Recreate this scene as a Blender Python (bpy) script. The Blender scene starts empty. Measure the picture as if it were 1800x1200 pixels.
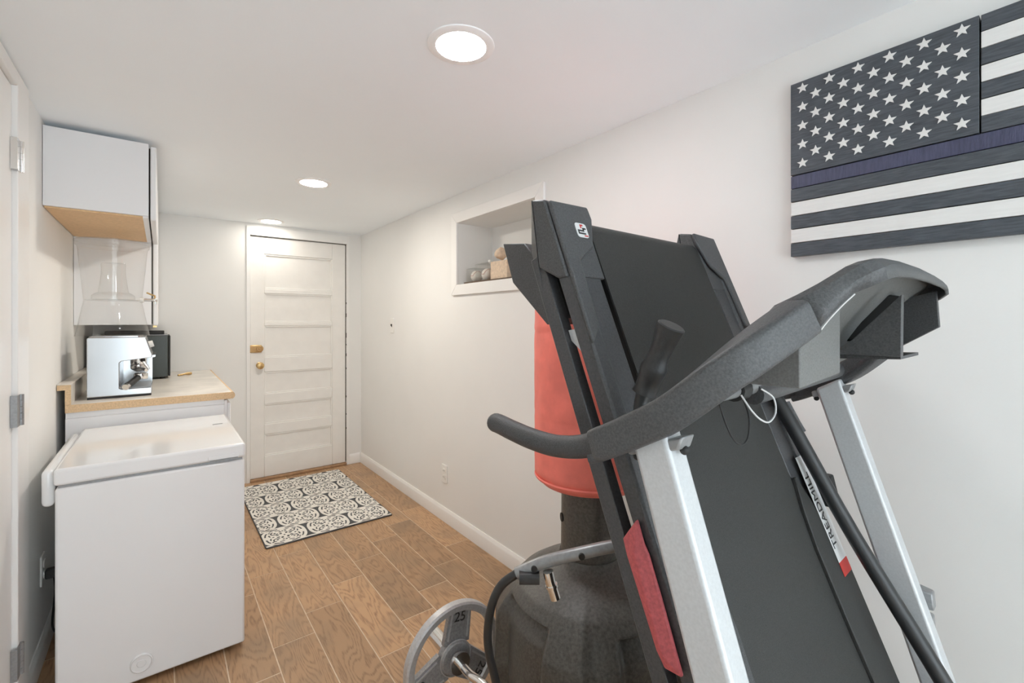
import bpy, bmesh, math, random
from mathutils import Vector, Matrix, noise
random.seed(7)
S = bpy.context.scene
COL = S.collection
PI = math.pi

# ------------------------------------------------------------------ camera, world, exposure
cam_d = bpy.data.cameras.new('camera'); cam = bpy.data.objects.new('camera', cam_d); COL.objects.link(cam)
cam.location = (0, 0, 1.33); cam.rotation_euler = (PI/2, 0, math.radians(-37.5))
cam_d.sensor_width = 36; cam_d.lens = 36*805/1800; cam_d.shift_y = -37/1800
cam_d.clip_start = 0.02; cam_d.clip_end = 60
S.camera = cam
W = bpy.data.worlds.new('overcast_sky'); S.world = W; W.use_nodes = True
W.node_tree.nodes['Background'].inputs[0].default_value = (0.83, 0.93, 1.0, 1)
W.node_tree.nodes['Background'].inputs[1].default_value = 4.7
S.view_settings.view_transform = 'Standard'; S.view_settings.look = 'None'
S.view_settings.gamma = 1; S.view_settings.use_curve_mapping = False
S.view_settings.exposure = 0.15
LAMP = 136.0                                     # radiance of the recessed lamps
cy = S.cycles
cy.max_bounces = 14; cy.diffuse_bounces = 9; cy.glossy_bounces = 6; cy.transparent_max_bounces = 16
cy.use_denoising = True

# ------------------------------------------------------------------ materials
def lin(r, g, b):
    f = lambda c: (c/255/12.92) if c <= 10.31 else ((c/255+0.055)/1.055)**2.4
    return (f(r), f(g), f(b), 1)
def mat(name, col, rough=0.5, metal=0.0, spec=0.5, noise_amt=0.0, nscale=40, bump=0.0, bscale=200, coat=0.0, stretch=None, detail=4):
    m = bpy.data.materials.new(name); m.use_nodes = True
    nt = m.node_tree; b = nt.nodes['Principled BSDF']
    b.inputs['Base Color'].default_value = col; b.inputs['Roughness'].default_value = rough
    b.inputs['Metallic'].default_value = metal; b.inputs['Specular IOR Level'].default_value = spec
    b.inputs['Coat Weight'].default_value = coat
    tc = nt.nodes.new('ShaderNodeTexCoord'); src = tc.outputs['Object']
    if stretch:
        mp = nt.nodes.new('ShaderNodeMapping'); mp.inputs['Scale'].default_value = stretch
        nt.links.new(src, mp.inputs[0]); src = mp.outputs[0]
    if noise_amt:
        n = nt.nodes.new('ShaderNodeTexNoise'); n.inputs['Scale'].default_value = nscale; n.inputs['Detail'].default_value = detail
        nt.links.new(src, n.inputs['Vector'])
        r = nt.nodes.new('ShaderNodeMapRange'); r.inputs[1].default_value = .3; r.inputs[2].default_value = .7
        r.inputs[3].default_value = 1-noise_amt; r.inputs[4].default_value = 1+noise_amt
        nt.links.new(n.outputs[0], r.inputs[0])
        mx = nt.nodes.new('ShaderNodeVectorMath'); mx.operation = 'SCALE'
        mx.inputs[0].default_value = col[:3]; nt.links.new(r.outputs[0], mx.inputs['Scale'])
        nt.links.new(mx.outputs[0], b.inputs['Base Color'])
    if bump:
        n2 = nt.nodes.new('ShaderNodeTexNoise'); n2.inputs['Scale'].default_value = bscale; n2.inputs['Detail'].default_value = 3
        nt.links.new(src, n2.inputs['Vector'])
        bp = nt.nodes.new('ShaderNodeBump'); bp.inputs['Strength'].default_value = bump; bp.inputs['Distance'].default_value = .002
        nt.links.new(n2.outputs[0], bp.inputs['Height']); nt.links.new(bp.outputs[0], b.inputs['Normal'])
    return m
def emit(name, col, s):
    m = bpy.data.materials.new(name); m.use_nodes = True; nt = m.node_tree
    b = nt.nodes['Principled BSDF']; b.inputs['Base Color'].default_value = (.9, .9, .9, 1)
    b.inputs['Emission Color'].default_value = col; b.inputs['Emission Strength'].default_value = s
    return m
def clear(name, tint, gloss=1.0, rough=0.03):
    m = bpy.data.materials.new(name); m.use_nodes = True; nt = m.node_tree
    nt.nodes.remove(nt.nodes['Principled BSDF'])
    out = [n for n in nt.nodes if n.type == 'OUTPUT_MATERIAL'][0]
    t = nt.nodes.new('ShaderNodeBsdfTransparent'); t.inputs[0].default_value = tint
    g = nt.nodes.new('ShaderNodeBsdfGlossy'); g.inputs['Roughness'].default_value = rough
    lw = nt.nodes.new('ShaderNodeLayerWeight'); lw.inputs[0].default_value = .5
    pw = nt.nodes.new('ShaderNodeMath'); pw.operation = 'POWER'; pw.inputs[1].default_value = 3.5; nt.links.new(lw.outputs['Facing'], pw.inputs[0])
    mu = nt.nodes.new('ShaderNodeMath'); mu.operation = 'MULTIPLY_ADD'; mu.inputs[1].default_value = .55*gloss; mu.inputs[2].default_value = .035*gloss
    nt.links.new(pw.outputs[0], mu.inputs[0])
    mx = nt.nodes.new('ShaderNodeMixShader')
    nt.links.new(mu.outputs[0], mx.inputs[0]); nt.links.new(t.outputs[0], mx.inputs[1]); nt.links.new(g.outputs[0], mx.inputs[2])
    nt.links.new(mx.outputs[0], out.inputs[0])
    return m

M = {}
M['wall'] = mat('wall_paint', (.835, .835, .82, 1), .75, spec=.25, noise_amt=.012, nscale=3, bump=.08, bscale=150)
M['ceiling'] = mat('ceiling_paint', (.915, .955, .985, 1), .85, spec=.2, noise_amt=.01, nscale=3, bump=.05, bscale=120)
M['trim'] = mat('trim_paint', (.87, .865, .85, 1), .35, noise_amt=.01, nscale=8)
M['door'] = mat('door_paint', (.86, .845, .815, 1), .4, noise_amt=.02, nscale=12, bump=.1, bscale=60)
M['grout'] = mat('grout', (.66, .52, .38, 1), .9, noise_amt=.1, nscale=30)
M['appliance'] = mat('white_enamel', (.84, .845, .85, 1), .13, spec=.5, bump=.03, bscale=500, coat=.2)
M['cabinet'] = mat('white_laminate', (.83, .835, .85, 1), .35)
M['board'] = mat('particle_board', lin(216, 186, 148), .7, noise_amt=.14, nscale=160)
M['tan'] = mat('cabinet_underside', lin(222, 186, 142), .6, noise_amt=.08, nscale=90)
M['dark_gap'] = mat('dark_gap', lin(60, 56, 52), .9)
M['black_plastic'] = mat('black_textured_plastic', (.052, .053, .056, 1), .48, spec=.5, noise_amt=.30, nscale=420, bump=.35, bscale=700)
M['black_cap'] = mat('black_cap_plastic', (.070, .071, .074, 1), .46, spec=.5, noise_amt=.28, nscale=350, bump=.3, bscale=600)
M['black_metal'] = mat('black_painted_steel', (.060, .061, .065, 1), .4, spec=.5, noise_amt=.25, nscale=260, bump=.15, bscale=500)
M['lit_plastic'] = mat('front_lit_plastic', (.15, .15, .147, 1), .5, noise_amt=.18, nscale=350, bump=.25, bscale=600)  # paler grey paints frontal light onto the console's hollow back
M['belt'] = mat('treadmill_belt', (.033, .033, .032, 1), .52, spec=.4, noise_amt=.32, nscale=500, bump=.3, bscale=900)
M['rubber'] = mat('black_rubber', (.03, .03, .031, 1), .45, noise_amt=.2, nscale=100, bump=.2, bscale=300)
M['tube_black'] = mat('black_tube', (.022, .023, .024, 1), .38, noise_amt=.1)
M['silver'] = mat('silver_painted_steel', (.60, .615, .63, 1), .42, metal=.25, noise_amt=.05, nscale=250, bump=.08, bscale=500)
M['gray_steel'] = mat('gray_painted_steel', (.30, .305, .31, 1), .38, metal=.35, noise_amt=.10, nscale=120)
M['chrome'] = mat('chrome', (.80, .80, .79, 1), .14, metal=1)
M['steel'] = mat('polished_steel', (.47, .475, .485, 1), .2, metal=1, noise_amt=.02, nscale=10)
M['plate'] = mat('cast_gray_iron', (.33, .33, .335, 1), .5, metal=.35, noise_amt=.18, nscale=170, bump=.3, bscale=300)
M['plate_light'] = mat('cast_gray_rim', (.52, .52, .525, 1), .42, metal=.35, noise_amt=.10, nscale=120)
M['red_vinyl'] = mat('red_vinyl', (.90, .21, .165, 1), .5, noise_amt=.10, nscale=14, bump=.3, bscale=60)
M['red_plastic'] = mat('red_plastic', (.52, .10, .11, 1), .5, noise_amt=.18, nscale=200)
M['base_plastic'] = mat('black_moulded_plastic', (.080, .075, .067, 1), .36, noise_amt=.35, nscale=120, bump=.4, bscale=350)
M['brass'] = mat('brass', (.62, .43, .20, 1), .28, metal=1, noise_amt=.12, nscale=60)
M['white_plastic'] = mat('white_plastic', (.86, .85, .82, 1), .35)
M['black_gloss'] = mat('black_appliance', (.05, .058, .052, 1), .35, noise_amt=.45, nscale=320)
M['black_matte'] = mat('black_matte', (.02, .02, .02, 1), .6)
M['marble'] = mat('stone_look_laminate', (.76, .72, .66, 1), .3, noise_amt=.14, nscale=9, detail=10)
M['rug_dark'] = mat('slate_pile', lin(86, 88, 90), .95, noise_amt=.12, nscale=300, bump=.6, bscale=500)
M['rug_white'] = mat('ivory_pile', (.84, .81, .75, 1), .95, noise_amt=.06, nscale=300, bump=.6, bscale=500)
M['clear'] = clear('clear_acrylic', (.975, .975, .97, 1), 1.0)
M['pane'] = clear('window_glass', (.98, .985, .98, 1), .8, .0)
M['lamp_warm'] = emit('lamp_warm', (1, .93, .83, 1), LAMP*1.5)
M['lamp_ring'] = mat('lamp_ring_white', (.95, .95, .95, 1), .5)
M['lamp_dim'] = emit('lamp_dim', (1, .93, .83, 1), LAMP*.28)
M['lamp_neutral'] = emit('lamp_neutral', (.98, .985, 1, 1), LAMP*.72)
M['wood_dark'] = mat('dark_walnut', lin(92, 74, 58), .5, noise_amt=.2, nscale=40, stretch=(1, 8, 1))
M['threshold'] = mat('oak_threshold', (.40, .24, .13, 1), .5, noise_amt=.2, nscale=30)
M['leather'] = mat('brown_leather', lin(170, 112, 72), .6, noise_amt=.25, nscale=60)
M['stone'] = mat('pale_tan_block', lin(218, 196, 172), .8, noise_amt=.15, nscale=60, bump=.4)
M['ball'] = mat('ball_white', lin(228, 222, 214), .6)
M['stitch'] = mat('red_stitching', lin(170, 80, 70), .7)
M['label_white'] = mat('label_white', (.72, .72, .72, 1), .5)
M['label_red'] = mat('label_red', lin(200, 56, 50), .5)
M['label_black'] = mat('label_black', (.03, .03, .03, 1), .5)
M['flag_dark'] = mat('charcoal_stained_wood', lin(76, 81, 88), .42, spec=.5, noise_amt=.30, nscale=26, bump=.5, bscale=60, stretch=(3, 1, 9), detail=8)
M['flag_blue'] = mat('blue_stained_wood', lin(68, 70, 96), .42, spec=.5, noise_amt=.25, nscale=26, bump=.5, bscale=60, stretch=(3, 9, 1), detail=8)
M['flag_white'] = mat('white_stained_wood', (.80, .795, .78, 1), .55, noise_amt=.03, nscale=20, stretch=(3, 1, 9))

def tile_mat():
    m = bpy.data.materials.new('wood_look_tile'); m.use_nodes = True; nt = m.node_tree; L = nt.links.new
    b = nt.nodes['Principled BSDF']; b.inputs['Roughness'].default_value = .38
    tc = nt.nodes.new('ShaderNodeTexCoord'); oi = nt.nodes.new('ShaderNodeObjectInfo')
    ofs = nt.nodes.new('ShaderNodeVectorMath'); ofs.operation = 'MULTIPLY_ADD'
    ofs.inputs[1].default_value = (1, 1, 1)
    mul = nt.nodes.new('ShaderNodeVectorMath'); mul.operation = 'SCALE'; mul.inputs[0].default_value = (37.1, 91.7, 13.3)
    L(oi.outputs['Random'], mul.inputs['Scale'])
    L(tc.outputs['Object'], ofs.inputs[0]); L(mul.outputs[0], ofs.inputs[2])
    mp = nt.nodes.new('ShaderNodeMapping'); mp.inputs['Scale'].default_value = (9, 1.5, 1); L(ofs.outputs[0], mp.inputs[0])
    n0 = nt.nodes.new('ShaderNodeTexNoise'); n0.inputs['Scale'].default_value = 1.0; n0.inputs['Detail'].default_value = 2.0
    L(mp.outputs[0], n0.inputs['Vector'])
    # cathedral grain: contour lines of a stretched noise field
    mm = nt.nodes.new('ShaderNodeMath'); mm.operation = 'MULTIPLY'; mm.inputs[1].default_value = 125; L(n0.outputs[0], mm.inputs[0])
    sn = nt.nodes.new('ShaderNodeMath'); sn.operation = 'SINE'; L(mm.outputs[0], sn.inputs[0])
    mr = nt.nodes.new('ShaderNodeMapRange'); mr.inputs[1].default_value = -1; mr.inputs[2].default_value = 1; L(sn.outputs[0], mr.inputs[0])
    fine = nt.nodes.new('ShaderNodeTexNoise'); fine.inputs['Scale'].default_value = 1.0; fine.inputs['Detail'].default_value = 6
    mp2 = nt.nodes.new('ShaderNodeMapping'); mp2.inputs['Scale'].default_value = (260, 24, 1); L(ofs.outputs[0], mp2.inputs[0]); L(mp2.outputs[0], fine.inputs['Vector'])
    ramp = nt.nodes.new('ShaderNodeValToRGB'); e = ramp.color_ramp.elements
    e[0].position = .0; e[0].color = (.285, .158, .082, 1); e[1].position = .55; e[1].color = (.50, .305, .165, 1)
    mixv = nt.nodes.new('ShaderNodeMath'); mixv.operation = 'MULTIPLY_ADD'; mixv.inputs[1].default_value = .55
    fr = nt.nodes.new('ShaderNodeMapRange'); fr.inputs[1].default_value = .3; fr.inputs[2].default_value = .7; fr.inputs[3].default_value = 0; fr.inputs[4].default_value = .5
    L(fine.outputs[0], fr.inputs[0]); L(mr.outputs[0], mixv.inputs[0]); L(fr.outputs[0], mixv.inputs[2])
    L(mixv.outputs[0], ramp.inputs[0])
    # per-tile tone, patches of grey-brown
    big = nt.nodes.new('ShaderNodeTexNoise'); big.inputs['Scale'].default_value = 5; L(ofs.outputs[0], big.inputs['Vector'])
    pr = nt.nodes.new('ShaderNodeMapRange'); pr.inputs[1].default_value = .45; pr.inputs[2].default_value = .7; pr.inputs[4].default_value = .55
    L(big.outputs[0], pr.inputs[0])
    mixc = nt.nodes.new('ShaderNodeMix'); mixc.data_type = 'RGBA'
    L(pr.outputs[0], mixc.inputs[0]); L(ramp.outputs[0], mixc.inputs[6]); mixc.inputs[7].default_value = (.29, .20, .125, 1)
    wn = nt.nodes.new('ShaderNodeTexWhiteNoise'); wn.noise_dimensions = '1D'; L(oi.outputs['Random'], wn.inputs['W'])
    tr = nt.nodes.new('ShaderNodeMapRange'); tr.inputs[3].default_value = .82; tr.inputs[4].default_value = 1.12; L(wn.outputs[0], tr.inputs[0])
    sc = nt.nodes.new('ShaderNodeVectorMath'); sc.operation = 'SCALE'; L(mixc.outputs[2], sc.inputs[0]); L(tr.outputs[0], sc.inputs['Scale'])
    L(sc.outputs[0], b.inputs['Base Color'])
    bp = nt.nodes.new('ShaderNodeBump'); bp.inputs['Strength'].default_value = .15; bp.inputs['Distance'].default_value = .001
    L(mixv.outputs[0], bp.inputs['Height']); L(bp.outputs[0], b.inputs['Normal'])
    return m
M['tile'] = tile_mat()

# ------------------------------------------------------------------ builders
def obj(name, bm, m, parent=None, bevel=0.0, smooth=True, seg=2, angle=35):
    bmesh.ops.recalc_face_normals(bm, faces=bm.faces[:])
    me = bpy.data.meshes.new(name); bm.to_mesh(me); bm.free()
    if smooth:
        me.shade_smooth(); me.set_sharp_from_angle(angle=math.radians(angle))
    for mm in (m if isinstance(m, (list, tuple)) else [m]): me.materials.append(M[mm] if isinstance(mm, str) else mm)
    o = bpy.data.objects.new(name, me); COL.objects.link(o)
    if parent: o.parent = parent
    if bevel:
        md = o.modifiers.new('bevel', 'BEVEL'); md.width = bevel; md.segments = seg; md.limit_method = 'ANGLE'; md.angle_limit = math.radians(40)
        md.harden_normals = False
    return o
def thing(name, label, cat, loc=(0, 0, 0), rz=0, group=None):
    o = bpy.data.objects.new(name, None); COL.objects.link(o); o.location = loc; o.rotation_euler = (0, 0, rz)
    o.empty_display_size = .05
    return tag(o, label, cat, group)
def tag(o, label, cat, group=None):
    o['label'] = label; o['category'] = cat
    if group: o['group'] = group
    return o
def struct(o): o['kind'] = 'structure'; return o
def stuff(o): o['kind'] = 'stuff'; return o
def NB(): return bmesh.new()
def box(bm, lo, hi, mi=0):
    x0, y0, z0 = lo; x1, y1, z1 = hi
    v = [bm.verts.new(p) for p in [(x0,y0,z0),(x1,y0,z0),(x1,y1,z0),(x0,y1,z0),(x0,y0,z1),(x1,y0,z1),(x1,y1,z1),(x0,y1,z1)]]
    for q in [(0,3,2,1),(4,5,6,7),(0,1,5,4),(1,2,6,5),(2,3,7,6),(3,0,4,7)]:
        f = bm.faces.new([v[i] for i in q]); f.material_index = mi
    return bm
def B(lo, hi): return box(NB(), lo, hi)
def hexa(bm, pts):
    v = [bm.verts.new(p) for p in pts]
    for q in [(0,3,2,1),(4,5,6,7),(0,1,5,4),(1,2,6,5),(2,3,7,6),(3,0,4,7)]: bm.faces.new([v[i] for i in q])
    return bm
def prism(bm, pts, fn, d0, d1):
    """polygon pts (p,q) swept from d0 to d1; fn(p,q,d) gives the point"""
    a = [bm.verts.new(fn(p, q, d0)) for p, q in pts]; b = [bm.verts.new(fn(p, q, d1)) for p, q in pts]
    n = len(pts); bm.faces.new(a[::-1]); bm.faces.new(b)
    for i in range(n): bm.faces.new([a[i], a[(i+1) % n], b[(i+1) % n], b[i]])
    return bm
def smoothpath(pts, n=6):
    P = [Vector(p) for p in pts]; out = []
    for i in range(len(P)-1):
        p0 = P[max(i-1, 0)]; p1 = P[i]; p2 = P[i+1]; p3 = P[min(i+2, len(P)-1)]
        for k in range(n):
            t = k/n
            out.append(.5*((2*p1)+(p2-p0)*t+(2*p0-5*p1+4*p2-p3)*t*t+(3*p1-p0-3*p2+p3)*t**3))
    out.append(P[-1]); return out
def sweep(bm, path, section, up=Vector((0, 0, 1)), scale=None):
    """closed 2-D section [(side, up)] along a path, capped"""
    path = [Vector(p) for p in path]; rings = []; ref = None
    for i, p in enumerate(path):
        t = (path[min(i+1, len(path)-1)]-path[max(i-1, 0)]).normalized()
        if up is not None:
            s = t.cross(up)
            if s.length < 1e-4: s = t.cross(Vector((0, 1, 0)))
            s.normalize(); u = s.cross(t).normalized()
        else:
            if ref is None:
                ref = t.orthogonal().normalized()
            ref = (ref - t*ref.dot(t)).normalized(); s = ref; u = t.cross(s)
        k = scale[i] if scale else 1
        rings.append([bm.verts.new(p+s*a*k+u*b*k) for a, b in section])
    n = len(section)
    for r0, r1 in zip(rings, rings[1:]):
        for j in range(n): bm.faces.new([r0[j], r0[(j+1) % n], r1[(j+1) % n], r1[j]])
    bm.faces.new(rings[0][::-1]); bm.faces.new(rings[-1])
    return bm
def circ(r, n=14): return [(r*math.cos(2*PI*i/n), r*math.sin(2*PI*i/n)) for i in range(n)]
def rrect(w, h, r, k=4):
    out = []
    for cx, cy_, a0 in ((w/2-r, h/2-r, 0), (-w/2+r, h/2-r, 90), (-w/2+r, -h/2+r, 180), (w/2-r, -h/2+r, 270)):
        for i in range(k+1):
            a = math.radians(a0+90*i/k); out.append((cx+r*math.cos(a), cy_+r*math.sin(a)))
    return out
def tube(bm, pts, r, n=14, smooth=0, scale=None):
    return sweep(bm, smoothpath(pts, smooth) if smooth else pts, circ(r, n), None, scale)
def lathe(bm, prof, c=(0, 0, 0), n=32, axis='z', mi=0, fn=None):
    """profile [(r, h)]"""
    rings = []
    for r, h in prof:
        ring = []
        for i in range(n):
            a = 2*PI*i/n; rr = fn(r, h, a) if fn else r
            p = (rr*math.cos(a), rr*math.sin(a), h)
            if axis == 'y': p = (p[0], h, p[1])
            if axis == 'x': p = (h, p[0], p[1])
            ring.append(bm.verts.new((c[0]+p[0], c[1]+p[1], c[2]+p[2])))
        rings.append(ring)
    for r0, r1 in zip(rings, rings[1:]):
        for j in range(n):
            f = bm.faces.new([r0[j], r0[(j+1) % n], r1[(j+1) % n], r1[j]]); f.material_index = mi
    loop = tuple(prof[0]) == tuple(prof[-1])
    for ring, rev in ((rings[0], True), (rings[-1], False)):
        if not loop and prof[0 if rev else -1][0] > 1e-6:
            f = bm.faces.new(ring[::-1] if rev else ring); f.material_index = mi
    bmesh.ops.remove_doubles(bm, verts=bm.verts[:], dist=1e-6)
    return bm
def ball(bm, c, r, u=20, v=12):
    ret = bmesh.ops.create_uvsphere(bm, u_segments=u, v_segments=v, radius=r, matrix=Matrix.Translation(c)); return bm
def text(name, body, size, matrix, m, parent, depth=.0006):
    cu = bpy.data.curves.new(name, 'FONT'); cu.body = body; cu.size = size; cu.extrude = depth; cu.align_x = 'CENTER'; cu.align_y = 'CENTER'
    f = bpy.data.objects.new(name, cu); COL.objects.link(f); bpy.context.view_layer.update()
    me = bpy.data.meshes.new_from_object(f.evaluated_get(bpy.context.evaluated_depsgraph_get()))
    bpy.data.objects.remove(f); bpy.data.curves.remove(cu); me.name = name
    me.materials.clear(); me.materials.append(M[m])
    o = bpy.data.objects.new(name, me); COL.objects.link(o); o.parent = parent; o.matrix_local = matrix
    return o
def basis(x, y, z, o):
    m = Matrix.Identity(4)
    for i, v in enumerate((x, y, z, o)):
        for k in range(3): m[k][i] = v[k]
    return m

# ------------------------------------------------------------------ the room
XL, XR, YB, YF, HT = -.374, 1.50, 4.29, -1.75, 2.13
fl = struct(obj('floor', B((XL-.1, YF-.1, -.06), (XR+.3, YB+.1, -.0014)), 'grout'))
cache = {}
PW, PLN, GAP = .1607, .628, .0042
for k in range(13):
    x1 = 1.4873-.1607*k; x0 = x1-PW
    if x1 < XL-.02: break
    y = 2.378-.157*k
    y -= math.ceil((y-YF)/PLN)*PLN
    while y < YB:
        a, b_ = max(y, YF), min(y+PLN, YB+.02)
        xa = max(x0, XL-.02)
        if b_-a > .03:
            w, l = round(x1-xa-GAP, 4), round(b_-a-GAP, 4)
            if (w, l) not in cache:
                bm = B((-w/2, -l/2, -.008), (w/2, l/2, 0)); bmesh.ops.bevel(bm, geom=[e for e in bm.edges if all(v.co.z > -.001 for v in e.verts)], offset=.0012, segments=1, affect='EDGES')
                me = bpy.data.meshes.new('floor_tile'); bm.to_mesh(me); bm.free(); me.materials.append(M['tile']); cache[(w, l)] = me
            o = bpy.data.objects.new('floor_tile', cache[(w, l)]); COL.objects.link(o); o.parent = fl
            o.location = ((xa+x1)/2, (a+b_)/2, random.uniform(-.0006, .0002))
        y += PLN
struct(obj('ceiling', B((XL-.1, YF-.1, HT), (XR+.3, YB+.1, HT+.1)), 'ceiling'))
# right wall with the recessed shelf opening
NY0, NY1, NZ0, NZ1 = 1.748, 2.512, 1.556, 1.945
bm = NB()
box(bm, (XR, YF-.1, -.05), (XR+.1, NY0, HT)); box(bm, (XR, NY1, -.05), (XR+.1, YB+.1, HT))
box(bm, (XR, NY0, -.05), (XR+.1, NY1, NZ0)); box(bm, (XR, NY0, NZ1), (XR+.1, NY1, HT))
box(bm, (XR+.26, NY0-.05, NZ0-.05), (XR+.30, NY1+.05, NZ1+.05))
box(bm, (XR+.1, NY0-.05, NZ0-.05), (XR+.26, NY0, NZ1+.05)); box(bm, (XR+.1, NY1, NZ0-.05), (XR+.26, NY1+.05, NZ1+.05))
box(bm, (XR+.1, NY0, NZ0-.05), (XR+.26, NY1, NZ0)); box(bm, (XR+.1, NY0, NZ1), (XR+.26, NY1, NZ1+.05))
struct(obj('wall_right', bm, 'wall', smooth=False))
# left wall with the opening of the near door
DY0, DY1, DZ = 1.30, 2.12, 2.05
bm = NB()
box(bm, (XL-.1, DY1, -.05), (XL, YB+.1, HT)); box(bm, (XL-.1, YF-.1, -.05), (XL, DY0, HT)); box(bm, (XL-.1, DY0, 2.10), (XL, DY1, HT))
struct(obj('wall_left', bm, 'wall', smooth=False))
# back wall around the far door
BX0, BX1, BZ = .578, 1.364, 2.035
bm = NB()
box(bm, (XL, YB, -.05), (BX0, YB+.1, HT)); box(bm, (BX1, YB, -.05), (XR, YB+.1, HT)); box(bm, (BX0, YB, BZ), (BX1, YB+.1, HT))
struct(obj('wall_back', bm, 'wall', smooth=False))
# rear wall (behind the viewpoint) with a wide window added to bring in fill daylight
WX0, WX1, WZ0, WZ1 = -.33, 1.455, .04, 2.07
bm = NB()
box(bm, (XL, YF-.1, -.05), (WX0, YF, HT)); box(bm, (WX1, YF-.1, -.05), (XR, YF, HT))
box(bm, (WX0, YF-.1, -.05), (WX1, YF, WZ0)); box(bm, (WX0, YF-.1, WZ1), (WX1, YF, HT))
struct(obj('wall_rear', bm, 'wall', smooth=False))
bm = NB()
for lo, hi in (((WX0, YF-.07, WZ0), (WX1, YF-.03, WZ0+.05)), ((WX0, YF-.07, WZ1-.05), (WX1, YF-.03, WZ1)), ((WX0, YF-.07, WZ0+.05), (WX0+.05, YF-.03, WZ1-.05)),
               ((WX1-.05, YF-.07, WZ0+.05), (WX1, YF-.03, WZ1-.05)), ((.54, YF-.07, WZ0+.05), (.59, YF-.03, WZ1-.05))): box(bm, lo, hi)
win = struct(obj('fill_window_1', bm, 'trim'))
for x0, x1 in ((WX0+.05, .54), (.59, WX1-.05)):
    obj('pane', B((x0, YF-.052, WZ0+.05), (x1, YF-.048, WZ1-.05)), 'pane', win)

# baseboards
def baseprof(h=.09, t=.014): return [(0, 0), (t, 0), (t, h-.022), (t*.75, h-.012), (t*.5, h-.006), (t*.35, h), (0, h)]
o = struct(obj('baseboard_right', prism(NB(), baseprof(), lambda p, q, d: (XR-p, d, q), YF, YB), 'trim', angle=20))
struct(obj('baseboard_back', prism(NB(), baseprof(), lambda p, q, d: (d, YB-p, q), 1.386, XR-.015), 'trim', angle=20))
struct(obj('baseboard_left', prism(NB(), baseprof(), lambda p, q, d: (XL+p, d, q), 2.272, YB), 'trim', angle=20))
# casing of the recessed shelf
tr = NB(); c = .066
for pts in ([(NY0-c, NZ0-c), (NY1+c, NZ0-c), (NY1, NZ0), (NY0, NZ0)], [(NY0-c, NZ1+c), (NY0, NZ1), (NY1, NZ1), (NY1+c, NZ1+c)],
            [(NY0-c, NZ0-c), (NY0, NZ0), (NY0, NZ1), (NY0-c, NZ1+c)], [(NY1+c, NZ0-c), (NY1+c, NZ1+c), (NY1, NZ1), (NY1, NZ0)]):
    prism(tr, pts, lambda p, q, d: (XR-d, p, q), 0, .016)
struct(obj('trim_1', tr, 'trim', bevel=.003))
# far door: stiles, rails, six recessed panels
DYF = YB+.012                                  # face of the door leaf
bm = NB(); X0, X1 = .584, 1.358
zr = [.020, .196, .374, .459, .63, .715, .898, 1.02, 1.284, 1.313, 1.557, 1.593, 1.886, 2.026]
box(bm, (X0, DYF, zr[0]), (.689, DYF+.04, zr[-1])); box(bm, (1.240, DYF, zr[0]), (X1, DYF+.04, zr[-1]))
for i in range(0, 14, 2): box(bm, (.689, DYF, zr[i]), (1.240, DYF+.04, zr[i+1]))
door = struct(obj('door_1', bm, 'door', bevel=.004))
for i in range(1, 13, 2):
    z0, z1 = zr[i], zr[i+1]; bm = NB()
    box(bm, (.689, DYF+.014, z0), (1.240, DYF+.022, z1))
    s = .012
    for pts in ([(.689, z0), (1.240, z0), (1.240-s, z0+s), (.689+s, z0+s)], [(.689, z1), (.689+s, z1-s), (1.240-s, z1-s), (1.240, z1)],
                [(.689, z0), (.689+s, z0+s), (.689+s, z1-s), (.689, z1)], [(1.240, z0), (1.240, z1), (1.240-s, z1-s), (1.240-s, z0+s)]):
        prism(bm, pts, lambda p, q, d: (p, DYF+.014-d, q), 0, .009)
    obj('door_panel', bm, 'door', door, bevel=.002)
bm = lathe(NB(), [(.026, 0), (.026, -.006), (.011, -.012), (.011, -.035), (.024, -.042), (.029, -.055), (.025, -.066), (.012, -.07), (0, -.07)], (.652, DYF, .957), 28, 'y')
k = obj('door_knob', bm, 'brass', door); k['label'] = 'round brass knob'
bm = B((.572, DYF-.016, 1.064), (.668, DYF, 1.126)); box(bm, (.556, DYF-.018, 1.07), (.580, DYF-.002, 1.086)); box(bm, (.556, DYF-.018, 1.10), (.580, DYF-.002, 1.12))
lk = obj('rim_lock', bm, 'brass', door, bevel=.006); lk['label'] = 'brass surface-mounted rim lock'
obj('lock_cylinder', lathe(NB(), [(.027, 0), (.027, -.02), (.022, -.024), (.010, -.024), (.008, -.03), (0, -.03)], (.652, DYF-.004, 1.096), 24, 'y'), 'brass', lk)
# paint-chipped hinge edge
bm = NB()
for z in (.33, .46, .62, .88, 1.00, 1.10, 1.17, 1.36, 1.48): box(bm, (1.3575, YB-.004, z), (1.3625, YB+.004, z+random.uniform(.012, .05)))
stuff(obj('paint_chips', bm, 'dark_gap', door))
obj('hinge_gap', B((1.3585, YB+.013, .03), (1.3635, YB+.05, 2.03)), 'dark_gap', door)
# casing of the far door
bm = NB()
box(bm, (.556, YB-.012, 0), (.580, YB+.0, 2.105)); box(bm, (1.362, YB-.012, 0), (1.386, YB, 2.105)); box(bm, (.580, YB-.012, 2.033), (1.362, YB, 2.105))
box(bm, (.578, YB, 0), (.583, YB+.06, 2.035)); box(bm, (1.3635, YB, 0), (1.3645, YB+.06, 2.035))
struct(obj('trim_2', bm, 'trim', bevel=.003))
struct(obj('trim_3', B((.582, YB-.02, 0), (1.362, YB+.1, .0185)), 'threshold', bevel=.004))
struct(obj('trim_5', B((.57, YB+.06, 0), (1.37, YB+.1, 2.05)), 'trim'))
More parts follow.
